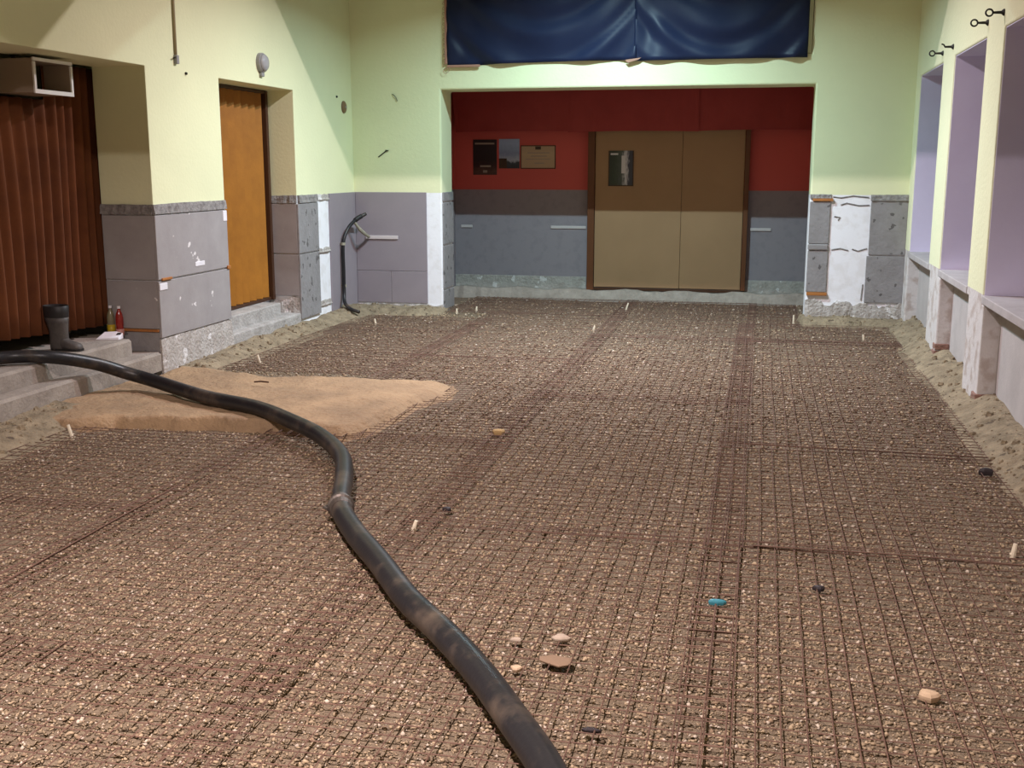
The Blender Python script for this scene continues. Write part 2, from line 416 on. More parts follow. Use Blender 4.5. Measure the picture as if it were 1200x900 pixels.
# beyond the door
board(wall_left, XL, XL+TH, 10.66-TH, 11.16, 0.775, 1.275, M['panel_worn'])
board(wall_left, XL, XL+TH, 10.66-TH, 11.16, 0.10, 0.762, M['panel_worn'])
rough_strip('dado_rail', wall_left, M['rail'], (XL, 10.67), (XL, 11.17), (1, 0), 1.285, 1.36, 0.022, n=14, amp=0.01, seed=6)
rough_strip('dado_rail', wall_left, M['rubble'], (XL, 11.165), (XL, 11.49), (1, 0), 0.745, 0.79, 0.014, n=10, amp=0.02, seed=8)
rough_strip('dado_rail', wall_left, M['rubble'], (XL, 11.165), (XL, 11.49), (1, 0), 1.30, 1.355, 0.012, n=10, amp=0.02, seed=9)
rough_strip('dado_rail', wall_left, M['rubble'], (XL, 11.165), (XL, 11.49), (1, 0), 0.17, 0.215, 0.012, n=10, amp=0.02, seed=10)
board(wall_left, XL, XL+0.018, 11.50, YB, 0.05, 1.36, M['panel_far'])
# far jamb of the door recess
board(wall_left, XL-0.345, XL-0.0005, 10.66-TH, 10.66, 0.775, 1.275, M['panel'])
board(wall_left, XL-0.345, XL-0.0005, 10.66-TH, 10.66, 0.34, 0.762, M['panel'])
rough_strip('dado_rail', wall_left, M['rail'], (XL-0.34, 10.66), (XL, 10.66), (0, -1), 1.285, 1.36, 0.02, n=10, amp=0.008, seed=11)
rough_strip('plaster_base', wall_left, M['rubble'], (XL-0.34, 10.66), (XL, 10.66), (0, -1), 0.13, 0.33, 0.02, n=10, amp=0.06, seed=12)

# end wall, left of the opening
board(wall_back, XL+0.02, -3.745, YB-0.016, YB, 0.46, 1.36, M['panel_far'])
board(wall_back, XL+0.02, -4.185, YB-0.016, YB, 0.09, 0.457, M['panel_far'])
board(wall_back, -4.182, -3.745, YB-0.016, YB, 0.09, 0.457, M['panel_far'])
board(wall_back, -4.48, -4.09, YB-0.032, YB-0.014, 0.825, 0.865, M['strip'], 'pale_strip')
# opening jamb, left (faces +x)
for z0, z1 in ((0.26, 0.75), (0.77, 1.24), (1.26, 1.36), (0.02, 0.24)):
    board(wall_back, OX0, OX0+0.016, YB+0.012, YB+0.43, z0, z1, M['panel_worn'])
# right pier
board(wall_back, OX1+0.002, 0.695, YB-0.02, YB, 0.845, 1.285, M['panel_worn'])
board(wall_back, OX1+0.002, 0.695, YB-0.02, YB, 0.33, 0.77, M['panel_worn'])
board(wall_back, OX1+0.0, 0.695, YB-0.034, YB, 0.775, 0.84, M['panel_worn'], 'dado_rail', 0.012)
board(wall_back, OX1+0.03, 0.72, YB-0.036, YB, 1.29, 1.318, M['orange_wood'], 'orange_lath')
board(wall_back, OX1+0.01, 0.705, YB-0.036, YB, 0.292, 0.326, M['orange_wood'], 'orange_lath')
rough_strip('dado_rail', wall_back, M['rail'], (OX1, YB), (0.70, YB), (0, -1), 1.32, 1.362, 0.02, n=10, amp=0.006, seed=13)
board(wall_back, 1.105, XR, YB-0.02, YB, 0.735, 1.285, M['panel_worn'])
board(wall_back, 1.09, XR, YB-0.02, YB, 0.23, 0.722, M['panel_worn'])
rough_strip('dado_rail', wall_back, M['rail'], (1.10, YB), (XR, YB), (0, -1), 1.30, 1.36, 0.028, n=12, amp=0.008, seed=14)
rough_strip('plaster_base', wall_back, M['rubble'], (OX1, YB), (XR, YB), (0, -1), -0.05, 0.20, 0.03, n=30, amp=0.12, seed=15)
rough_strip('plaster_base', wall_back, M['rubble'], (-4.6, YB), (OX0, YB), (0, -1), -0.05, 0.075, 0.03, n=26, amp=0.05, seed=16)
def crack(parent, pts, r, m):
    mb = MB(); mb.tube(pts, r, 5); return mb.build('plaster_crack', m, parent)
for pts in (((0.72, 1.335), (0.80, 1.325), (0.92, 1.345), (1.08, 1.33)), ((0.80, 1.25), (0.86, 1.27), (0.98, 1.245), (1.09, 1.25)), ((0.74, 1.13), (0.80, 1.12), (0.78, 1.09)), ((0.73, 0.78), (0.82, 0.795), (0.90, 0.775)), ((0.94, 0.79), (1.0, 0.77), (1.09, 0.80)), ((1.06, 0.25), (1.07, 0.42))):
    crack(wall_back, [(x, YB-0.001, z) for x, z in pts], 0.008, M['rail'])

# alcove fittings
board(wall_alc, AX0, -2.16, AY-0.012, AY, 0.10, 0.27, M['rubble'], 'plaster_base')
board(wall_alc, -0.18, AX1, AY-0.012, AY, 0.10, 0.27, M['rubble'], 'plaster_base')
for x0, x1 in ((-2.62, -2.17), (-0.14, 0.11), (-3.80, -3.65)):
    board(wall_alc, x0, x1, AY-0.014, AY, 0.875, 0.91, M['strip'], 'pale_strip')
def rough_curb(seed):
    r = random.Random(seed); mb = MB(); rings = []
    n = 60
    for i in range(n+1):
        x = AX0+(AX1-AX0)*i/n
        h = 0.115+0.012*math.sin(i*0.7)+0.012*r.random(); d = 0.16+0.02*math.sin(i*0.4)+0.03*r.random()
        rings.append([(x, AY-0.013, -0.05), (x, AY-d-0.03, -0.05), (x, AY-d, 0.04+0.02*r.random()), (x, AY-d+0.03, h), (x, AY-0.013, h)])
    mb.loft(rings)
    return mb.build('threshold_curb', M['curb'])
tag(rough_curb(4), 'rough concrete curb along the foot of the alcove wall', 'curb')

# ------------------------------------------------------------------ tan double door in the alcove
d = empty('door_2', (-1.14, AY-0.03, 0.115))
structure(d, 'wide tan boarded door with dark brown frame in the alcove')
def dpart(name, x0, x1, y0, y1, z0, z1, m, bevel=0.003):
    mb = MB(); mb.box(x0, x1, y0, y1, z0, z1); return mb.build(name, m, d, bevel=bevel)
dpart('frame_post', -1.0, -0.915, -0.075, 0.03, 0.0, 2.0, M['frame_brown'])
dpart('frame_post', 0.91, 0.965, -0.075, 0.03, 0.03, 2.0, M['frame_brown'])
dpart('frame_head', -1.0, 0.965, -0.075, 0.03, 2.0, 2.06, M['frame_brown'])
dpart('door_sill', -0.915, 0.91, -0.06, 0.03, 0.0, 0.035, M['dark_wood'])
dpart('door_leaf', -0.91, 0.158, -0.05, 0.0, 0.04, 1.995, M['door_tan'])
dpart('door_leaf', 0.162, 0.905, -0.05, 0.0, 0.04, 1.995, M['door_tan'])

# red cloth valance: three overlapping pieces
def valance(x0, x1, zb, label, seed, yo):
    r = random.Random(seed); mb = MB(); n = 30
    front = []
    for i in range(n+1):
        t = i/n; x = x0+(x1-x0)*t
        w = 0.012*math.sin(t*9+seed)+0.008*math.sin(t*23+seed*2)
        col = []
        for k in range(7):
            s = k/6
            xx = x + (0.05*s if t < 0.05 else 0) * (1 if seed % 2 else -1)
            col.append((xx, AY-0.18+yo+w*s, 2.72-(2.72-zb-0.012*math.sin(t*math.pi))*s))
        front.append(col)
    ring = []
    for col in front:
        ring.append(col + [(p[0], p[1]+0.006, p[2]) for p in reversed(col)])
    mb.loft(ring)
    o = mb.build('cloth_valance', M['redcloth'], smooth=False)
    return tag(o, label, 'valance', 'red cloths hung along the top of the alcove')
valance(AX0+0.01, -2.27, 2.07, 'dark red cloth valance above the three posters', 1, 0.0)
valance(-2.33, -0.79, 2.062, 'dark red cloth valance above the tan door', 2, -0.014)
valance(-0.84, AX1-0.01, 2.068, 'dark red cloth valance beside the tan door, over bare red wall', 3, 0.0)

# posters
def poster_mat(name, stops, mode, scale):
    m = mat(name, (0.1, 0.1, 0.1, 1), 0.45); nt = m.node_tree; N = nt.nodes; L = nt.links
    tc = N.new('ShaderNodeTexCoord'); mp = N.new('ShaderNodeMapping'); mp.inputs['Scale'].default_value = scale
    L.new(tc.outputs['Generated'], mp.inputs['Vector'])
    nz = N.new('ShaderNodeTexNoise'); nz.inputs['Scale'].default_value = 3.0; nz.inputs['Detail'].default_value = 4
    L.new(mp.outputs[0], nz.inputs['Vector'])
    sep = N.new('ShaderNodeSeparateXYZ'); L.new(tc.outputs['Generated'], sep.inputs[0])
    mx = N.new('ShaderNodeMath'); mx.operation = 'MULTIPLY_ADD'; mx.inputs[1].default_value = 0.35
    L.new(nz.outputs['Fac'], mx.inputs[0]); L.new(sep.outputs[mode], mx.inputs[2])
    r = N.new('ShaderNodeValToRGB'); r.color_ramp.interpolation = 'LINEAR'
    el = r.color_ramp.elements
    el[0].position, el[0].color = stops[0]; el[1].position, el[1].color = stops[-1]
    for pos, c in stops[1:-1]:
        e = el.new(pos); e.color = c
    L.new(mx.outputs[0], r.inputs['Fac']); L.new(r.outputs['Color'], N['Principled BSDF'].inputs['Base Color'])
    return m
c4 = lambda a, b, c: (a, b, c, 1)
PM = [poster_mat('poster_night', [(0.0, c4(.02,.015,.015)), (0.25, c4(.10,.05,.04)), (0.42, c4(.05,.02,.02)), (0.6, c4(.025,.015,.018)), (1.05, c4(.03,.02,.025))], 'Z', (2, 1, 3)),
      poster_mat('poster_sky', [(0.0, c4(.02,.022,.03)), (0.36, c4(.05,.055,.07)), (0.45, c4(.42,.46,.58)), (0.7, c4(.24,.30,.48)), (1.0, c4(.36,.46,.68))], 'Z', (2, 1, 2)),
      poster_mat('paper_certificate', [(0.0, c4(.46,.32,.20)), (0.5, c4(.49,.34,.215)), (0.8, c4(.52,.37,.23)), (1.1, c4(.47,.33,.21))], 'Z', (3, 1, 3)),
      poster_mat('poster_forest', [(0.0, c4(.025,.03,.03)), (0.45, c4(.05,.065,.045)), (0.75, c4(.10,.11,.10)), (0.88, c4(.60,.57,.60)), (1.1, c4(.06,.06,.08))], 'X', (5, 1, 2))]
def poster(name, label, cat, m, x0, x1, z0, z1, y, extras, group=None):
    e = empty(name, ((x0+x1)/2, y, z0)); tag(e, label, cat, group)
    w = (x1-x0)/2; h = z1-z0
    mb = MB(); mb.box(-w, w, -0.006, 0.0, 0, h); mb.build('sheet', m, e)
    for (nm, u0, u1, v0, v1, mm) in extras:
        mb = MB(); mb.box(-w+2*w*u0, -w+2*w*u1, -0.0085, -0.005, h*v0, h*v1); mb.build(nm, mm, e)
    return e
dim = mat('faded_print', (0.34, 0.27, 0.22, 1), 0.6); dimw = mat('pale_print', (0.66, 0.62, 0.62, 1), 0.6); dkp = mat('dark_print', (0.07, 0.04, 0.025, 1), 0.6)
poster('wall_poster', 'dark upright poster with pale heading on red alcove wall', 'poster', PM[0], -3.635, -3.325, 1.545, 1.985, AY-0.002,
       [('heading', .08, .9, .86, .91, dim), ('print_mark', .42, .60, .06, .13, dim), ('print_mark', .3, .75, .22, .27, dim)], 'posters on the red alcove wall')
poster('wall_poster', 'blue-grey landscape poster pinned between dark poster and tan certificate', 'poster', PM[1], -3.295, -3.03, 1.625, 1.99, AY-0.002,
       [('dark_block', .0, .38, .0, .34, dkp)], 'posters on the red alcove wall')
poster('paper_certificate', 'tan framed certificate with faded print on red alcove wall', 'certificate', PM[2], -3.015, -2.565, 1.62, 1.91, AY-0.002,
       [('seal', .42, .58, .82, .95, dkp), ('print_line', .2, .82, .66, .70, dim), ('print_line', .3, .75, .52, .56, dim), ('print_line', .15, .85, .40, .43, dim), ('print_line', .4, .68, .22, .26, dim),
        ('frame_bar', 0, 1, 0, .04, dkp), ('frame_bar', 0, 1, .96, 1, dkp), ('frame_bar', 0, .025, 0, 1, dkp), ('frame_bar', .975, 1, 0, 1, dkp)])
poster('wall_poster', 'dark green poster with pale vertical streak on the tan door', 'poster', PM[3], -1.885, -1.575, 1.41, 1.84, AY-0.0815,
       [('heading', .08, .38, .88, .93, dimw), ('pale_figure', .52, .68, .36, .86, dimw), ('frame_bar', 0, 1, 0, .03, dkp), ('frame_bar', 0, .04, 0, 1, dkp), ('frame_bar', .96, 1, 0, 1, dkp)])

# ------------------------------------------------------------------ navy drapes in the high opening
def drape(x0, x1, zb, label, seed, sag, yo, left_low=0.0):
    n, k = 70, 34
    def P(t, s):
        x = x0+(x1-x0)*t
        z = 4.25-(4.25-zb)*s - left_low*(1-t)**3*s
        sw = (2*t-1)
        env = (0.3+0.7*(1-abs(sw))**0.5)
        f = 0.024*math.sin(23*(s*1.1 - sag*0.55*(1-sw*sw) + 0.05*math.sin(3*t+seed)) + seed) * env
        f += 0.016*math.sin(2.2*(t*7+seed)+5*s*sw)*(0.25+0.75*abs(sw)**2)
        f += 0.006*math.sin(41*(s*1.05 - sag*0.5*(1-sw*sw)) + 2*seed)
        f += 0.03*math.exp(-((t-0.08)/0.05)**2)*math.sin(7*s+seed)
        return (x, YB-0.035+yo+f*(0.25+0.75*s), z)
    mb = MB(); rings = []
    for i in range(n+1):
        col = [P(i/n, j/k) for j in range(k+1)]
        rings.append(col + [(p[0], p[1]+0.005, p[2]) for p in reversed(col)])
    mb.loft(rings)
    o = mb.build('drape', M['navy'], smooth=True)
    return tag(o, label, 'curtain', 'navy drapes covering the high opening')
e1 = drape(-3.475, -1.385, 2.765, 'navy satin drape with frayed hem over the three-poster side of the high opening', 1.0, 0.9, 0.0, 0.035)
e2 = drape(-1.41, 0.385, 2.755, 'navy satin drape beside the exposed brown reveal of the high opening', 2.3, 0.8, -0.012)
mb = MB(); mb.box(-3.475, -3.10, YB-0.05, YB-0.028, 2.725, 2.75); mb.build('frayed_hem', M['frayed'], e1, bevel=0.004)
mb = MB(); mb.box(-3.50, -3.473, YB-0.045, YB-0.03, 2.76, 4.2); mb.build('frayed_hem', M['frayed'], e1, bevel=0.003)
mb = MB()
for i in range(14):
    z = 2.75+i*0.055; x = -3.495
    mb.tube([(x, YB-0.035, z), (x-0.02, YB-0.04, z+0.01), (x-0.028, YB-0.036, z-0.012), (x-0.012, YB-0.04, z-0.02)], 0.0022, 4)
mb.tube(smooth_path([(-3.47, YB-0.04, 2.74), (-3.45, YB-0.045, 2.69), (-3.50, YB-0.04, 2.66), (-3.52, YB-0.04, 2.70), (-3.47, YB-0.04, 2.72)], 5), 0.0028, 4)
mb.build('loose_threads', M['frayed'], e1)['kind'] = 'stuff'
mb = MB(); mb.loft([[(-1.50, YB-0.06, 2.765), (-1.33, YB-0.06, 2.785), (-1.36, YB-0.06, 2.765), (-1.47, YB-0.06, 2.735)], [(-1.50, YB-0.052, 2.765), (-1.33, YB-0.052, 2.785), (-1.36, YB-0.052, 2.765), (-1.47, YB-0.052, 2.735)]])
mb.build('folded_corner', M['frayed'], e1)
mb = MB(); mb.box(0.385, 0.425, YB+0.02, YB+0.05, 2.805, 4.25)
mb.build('opening_reveal', M['wall'], wall_back)

# ------------------------------------------------------------------ folding door in the left wall
fd = empty('door_1', (XL-0.34, 9.875, 0.30))
structure(fd, 'orange-brown accordion folding door recessed in the pale yellow wall')
n = 20; y0, y1 = -0.765, 0.715
for i in range(n):
    ya = y0+(y1-y0)*i/n; yb = y0+(y1-y0)*(i+1)/n
    xa, xb = (0.0, 0.06) if i % 2 == 0 else (0.06, 0.0)
    mb = MB()
    ring = lambda z: [(xa, ya, z), (xb, yb, z), (xb-0.006, yb, z), (xa-0.006, ya, z)]
    mb.loft([ring(0.035), ring(2.06)])
    mb.build('fold_leaf', M['fold_door'], fd)
mb = MB(); mb.box(-0.012, 0.075, 0.715, 0.765, 0.0, 2.09); mb.build('door_post', M['dark_wood'], fd, bevel=0.004)
mb = MB(); mb.box(-0.012, 0.07, y0, 0.715, 2.06, 2.09); mb.build('head_rail', M['dark_wood'], fd, bevel=0.003)
mb = MB(); mb.box(-0.010, 0.05, y0, 0.715, 0.0, 0.03); mb.build('floor_track', M['dark_wood'], fd, bevel=0.003)
# concrete doorstep
mb = MB(); mb.box(XL-0.345, XL-0.10, 9.10, 10.40, 0.13, 0.297)
ds = mb.build('doorstep', M['worn_step'], wall_left, bevel=0.012); ds['label'] = 'raised concrete block under the folding door'
mb = MB(); mb.box(XL-0.30, XL+0.012, 9.10, 10.645, -0.05, 0.165)
ds2 = mb.build('door_threshold', M['worn_step'], wall_left, bevel=0.015); ds2['label'] = 'worn pale concrete threshold'

# ------------------------------------------------------------------ concrete steps in the archway
def step_block(name, label, x0, x1, y0, y1, z0, z1, seed):
    r = random.Random(seed); mb = MB(); n = 40; rings = []
    for i in range(n+1):
        y = y0+(y1-y0)*i/n
        c = 0.006*r.random(); cc = 0.008*r.random()
        rings.append([(x0, y, z0), (x1-0.004*r.random(), y, z0), (x1-c, y, z1-0.02), (x1-0.015-cc, y, z1-c*0.5), (x0, y, z1)])
    mb.loft(rings)
    return tag(mb.build(name, M['concrete']), label, 'step')
step_block('concrete_step', 'lower concrete step flush with the wall below the brown curtain', -5.07, XL+0.01, 4.25, YJ-0.03, 0.055, 0.205, 1)
step_block('concrete_step', 'upper concrete step carrying the rubber boot and bottles', -6.4, -4.76, 4.25, 7.70, 0.205, 0.33, 2)
mb = MB(); mb.box(-6.4, -4.98, 7.70, YJ-0.03, 0.10, 0.332); o = mb.build('landing_block', M['concrete'], bevel=0.008); tag(o, 'small concrete landing against the archway jamb under the bottles', 'step')

# ------------------------------------------------------------------ brown velvet curtain
def pleats(y):
    return 0.046*math.sin(y*2*math.pi/0.115+2.0*math.sin(y*2.3)) + 0.012*math.sin(y*2*math.pi/0.37+1.0)
mb = MB(); rings = []
ys = np.linspace(4.3, 8.15, 620)
for y in ys:
    col = []
    for k in range(12):
        zt = 2.125 if 6.84 < y < 7.35 else 2.39      # hung below the duct where the duct passes
        s = k/11; z = zt-(zt-(0.40+0.05*max(0, 7.86-y)))*s
        col.append((-5.142+pleats(y+0.02*math.sin(3*s+y*4))*(0.55+0.45*s), y+0.02*math.sin(2.5*s+y), z))
    rings.append(col + [(p[0]-0.004, p[1], p[2]) for p in reversed(col)])
mb.loft(rings)
o = mb.build('velvet_curtain', M['velvet'], smooth=True); tag(o, 'dark brown pleated velvet curtain closing the archway', 'curtain')

# ------------------------------------------------------------------ heater duct in the archway
hd = empty('air_duct', (-4.86, 7.09, 2.145))
tag(hd, 'beige box duct with black mouth and white rim under the arch', 'duct')
y0, y1, h = -0.21, 0.22, 0.225
mb = MB(); t = 0.012
mb.box(-1.30, 0, y0, y1, 0, t); mb.box(-1.30, 0, y0, y1, h-t, h); mb.box(-1.30, 0, y0, y0+t, t, h-t); mb.box(-0.21, 0, y1-t, y1, t, h-t)
mb.build('duct_box', M['duct'], hd)
mb = MB(); w = 0.022
mb.box(0, 0.012, y0-0.006, y1+0.006, -0.006, w); mb.box(0, 0.012, y0-0.006, y1+0.006, h-w+0.006, h+0.006); mb.box(0, 0.012, y0-0.006, y0+w-0.006, w, h-w); mb.box(0, 0.012, y1-w+0.006, y1+0.006, w, h-w)
mb.build('rim', M['white_metal'], hd)
for yy in (-0.16, 0.17):
    mb = MB(); mb.box(-0.20, -0.17, yy, yy+0.02, h, 0.255); mb.build('hanger', M['iron'], hd)

# ------------------------------------------------------------------ earth and sand
def fbm(x, y, s=0):
    v = 0
    for k, (f, a) in enumerate(((1.3, 1), (2.9, .55), (6.1, .32), (13.0, .2), (27.0, .12))):
        v = v + a*np.sin(x*f*1.1+1.7*k+s+1.3*np.sin(y*f*0.8+k*2.1+s))*np.sin(y*f+0.9*k+2*s+1.1*np.sin(x*f*0.9+s*1.7))
    return v
SAND = np.array([(-4.75, 8.30), (-4.32, 8.22), (-4.01, 8.16), (-3.69, 8.12), (-2.85, 8.15), (-2.20, 8.20), (-2.05, 7.94), (-2.04, 7.52), (-2.20, 7.18), (-2.25, 6.78), (-2.32, 6.40), (-2.47, 6.18), (-2.58, 6.25), (-3.07, 6.30), (-3.66, 6.30), (-4.02, 6.28), (-4.25, 6.05), (-4.75, 6.0)])
def poly_sd(X, Y, P):
    d = np.full(X.shape, 1e9); inside = np.zeros(X.shape, bool)
    for i in range(len(P)):
        ax, ay = P[i]; bx, by = P[(i+1) % len(P)]
        ex, ey = bx-ax, by-ay
        t = np.clip(((X-ax)*ex+(Y-ay)*ey)/(ex*ex+ey*ey), 0, 1)
        d = np.minimum(d, np.hypot(X-ax-t*ex, Y-ay-t*ey))
        c = (ay > Y) != (by > Y)
        xi = ax+(Y-ay)*ex/np.where(ey == 0, 1e-9, ey)
        inside ^= c & (X < xi)
    return np.where(inside, d, -d)
def sand_z(X, Y):
    d = poly_sd(X, Y, SAND)+0.03*fbm(X, Y, 1)+0.02*fbm(X*3, Y*3, 2)
    back = np.clip((Y-6.9)/0.8, 0, 1)*0.25+np.clip((X+2.9)/0.7, 0, 1)*0.16+0.06   # crisp front edge, feathered back
    s = np.clip(d/back, 0, 1); s = s*s*(3-2*s)
    return -0.04+s*(0.105+0.012*fbm(X*0.8, Y*0.8, 3)+0.006*fbm(X*5, Y*5, 6)+0.015*np.clip((-X-3.6)/1.0, 0, 1))
sp = grid_mesh('sand_patch', np.linspace(-4.60, -1.9, 150), np.linspace(5.85, 8.45, 150), sand_z, M['sand'])
tag(sp, 'flat bank of pale orange sand crossed by the black hose', 'sand', kind='stuff')
BANKS = []
def bank(name, label, xs, ys, zf):
    BANKS.append((xs[0], xs[-1], ys[0], ys[-1], zf))
    return tag(grid_mesh(name, xs, ys, zf, M['earth'], bed), label, kind='stuff')
bank('earth_bank', 'strip of dry tan earth along the foot of the window wall', np.linspace(1.05, 1.60, 40), np.linspace(-2.5, 12.3, 520),
     lambda X, Y: -0.045+0.155*np.clip((X-1.22-0.06*fbm(X*0.5, Y, 2))/0.30, 0, 1)**0.8+0.022*fbm(X*2, Y*2, 5))
bank('earth_bank', 'crumbled earth edge below the folding door', np.linspace(-4.62, -4.0, 40), np.linspace(8.1, 12.3, 220),
     lambda X, Y: -0.045+0.115*np.clip((-X-4.22-0.08*fbm(X*0.5, Y, 4))/0.30, 0, 1)**0.8+0.020*fbm(X*2, Y*2, 6))
bank('earth_bank', 'crumbled earth edge below the concrete steps', np.linspace(-4.62, -3.9, 40), np.linspace(-2.5, 6.5, 330),
     lambda X, Y: -0.045+0.12*np.clip((-X-4.12-0.06*fbm(X*0.5, Y, 7))/0.30, 0, 1)**0.8+0.020*fbm(X*2, Y*2, 8))
bank('earth_bank', 'crumbled earth edge below the grey boards beside the alcove', np.linspace(-4.62, -3.5, 90), np.linspace(11.6, 12.3, 60),
     lambda X, Y: -0.045+0.115*np.clip((Y-11.92-0.06*fbm(X, Y, 9)-np.clip((X+3.75)/0.2, 0, 1)*0.25)/0.22, 0, 1)**0.8+0.020*fbm(X*2, Y*2, 8))
bank('earth_bank', 'crumbled earth edge below the bare white plaster of the pier', np.linspace(0.3, 1.5, 90), np.linspace(11.7, 12.32, 60),
     lambda X, Y: -0.045+0.11*np.clip((Y-12.0-0.05*fbm(X, Y, 3)+np.clip((X-1.1)/0.3, 0, 1)*0.2-np.clip((0.47-X)/0.1, 0, 1)*0.4)/0.2, 0, 1)**0.8+0.012*fbm(X*2, Y*2, 2))

# ------------------------------------------------------------------ loose gravel (uncountable)
def pebbles(name, regions, label):
    OCT = np.array([(1,0,0),(-1,0,0),(0,1,0),(0,-1,0),(0,0,1),(0,0,-1)], float)
    FC = np.array([(0,2,4),(2,1,4),(1,3,4),(3,0,4),(2,0,5),(1,2,5),(3,1,5),(0,3,5)])
    V = []; C = []
    for (xa, xb, ya, yb, spacing, smin, smax) in regions:
        n = int((xb-xa)*(yb-ya)/spacing**2)
        x = rng.uniform(xa, xb, n); y = rng.uniform(ya, yb, n)
        keep = (poly_sd(x, y, SAND) < 0.02)
        x, y = x[keep], y[keep]; n = len(x)
        s = smin+(smax-smin)*rng.random(n)**2.5
        ax = rng.uniform(0, 2*np.pi, n); el = rng.uniform(0.45, 0.9, n); ho = rng.uniform(0.6, 1.2, n)
        P = OCT[None]+rng.uniform(-0.28, 0.28, (n, 6, 3))
        P[:, :, 0] *= (s*ho)[:, None]; P[:, :, 1] *= (s*el)[:, None]; P[:, :, 2] *= (s*el*0.8)[:, None]
        ti = rng.uniform(-0.5, 0.5, n)
        X = P[:, :, 0]*np.cos(ti)[:, None]-P[:, :, 2]*np.sin(ti)[:, None]; Z = P[:, :, 0]*np.sin(ti)[:, None]+P[:, :, 2]*np.cos(ti)[:, None]
        Xr = X*np.cos(ax)[:, None]-P[:, :, 1]*np.sin(ax)[:, None]; Yr = X*np.sin(ax)[:, None]+P[:, :, 1]*np.cos(ax)[:, None]
        base = -0.012+height_noise(x, y)+s*0.25
        V.append(np.stack([Xr+x[:, None], Yr+y[:, None], Z+base[:, None]], -1).reshape(-1, 3))
        t = rng.random(n)[:, None]; u = rng.random(n)[:, None]
        c = np.where(u < 0.68, np.array([[.33, .243, .158]])*(0.55+0.8*t), np.where(u < 0.90, np.array([[.20, .135, .088]])*(0.5+1.0*t), np.array([[.54, .44, .35]])*(0.75+0.3*t)))
        C.append(np.repeat(c, 6, 0))
    V = np.concatenate(V); C = np.concatenate(C); n = len(V)//6
    Fi = (FC[None]+6*np.arange(n)[:, None, None]).reshape(-1, 3)
    me = bpy.data.meshes.new(name)
    me.vertices.add(len(V)); me.vertices.foreach_set('co', V.astype(np.float32).ravel())
    me.loops.add(len(Fi)*3); me.loops.foreach_set('vertex_index', Fi.astype(np.int32).ravel())
    me.polygons.add(len(Fi)); me.polygons.foreach_set('loop_start', (np.arange(len(Fi))*3).astype(np.int32))
    at = me.color_attributes.new('stone_colour', 'FLOAT_COLOR', 'POINT')
    at.data.foreach_set('color', np.concatenate([C, np.ones((len(C), 1))], 1).astype(np.float32).ravel())
    me.update(calc_edges=True)
    m = mat('gravel_stones', (0.4, 0.3, 0.2, 1), 0.85, spec=0.2)
    a = m.node_tree.nodes.new('ShaderNodeAttribute'); a.attribute_name = 'stone_colour'
    m.node_tree.links.new(a.outputs['Color'], m.node_tree.nodes['Principled BSDF'].inputs['Base Color'])
    me.materials.append(m)
    return tag(link(bpy.data.objects.new(name, me), bed), label, kind='stuff')
pebbles('loose_gravel', [(-3.2, 1.25, 2.0, 4.2, 0.0115, 0.004, 0.013), (-4.3, 1.3, 4.2, 6.6, 0.018, 0.005, 0.015), (-4.3, 1.3, 6.6, 9.5, 0.03, 0.009, 0.02), (-4.2, 1.3, 9.5, 12.2, 0.045, 0.011, 0.024), (-3.6, 0.5, 12.2, 13.8, 0.05, 0.011, 0.024)],
        'loose light brown gravel stones showing between the steel mesh wires')

# clods and rubble lying on the earth edges
mb = MB()
for (xa, xb, ya, yb, zf) in BANKS:
    for _ in range(int(150*(yb-max(ya, 3.0))*(xb-xa))):
        x = random.uniform(xa, xb); y = random.uniform(max(ya, 3.0), yb)
        z = float(zf(np.array([x]), np.array([y]))[0])
        if z < 0.0: continue
        q = 0.006+0.026*random.random()**4; a = random.random()*6.28
        r1 = [(x+q*random.uniform(.8, 1.3)*math.cos(a+k*1.257), y+q*random.uniform(.8, 1.3)*math.sin(a+k*1.257), z-0.004) for k in range(5)]
        r2 = [(x+q*random.uniform(.5, .8)*math.cos(a+k*1.257), y+q*random.uniform(.5, .8)*math.sin(a+k*1.257), z+q*random.uniform(.5, .9)) for k in range(5)]
        mb.loft([r1, r2])
tag(mb.build('earth_clods', M['earth'], bed), 'small clods and plaster crumbs on the earth edges', kind='stuff')

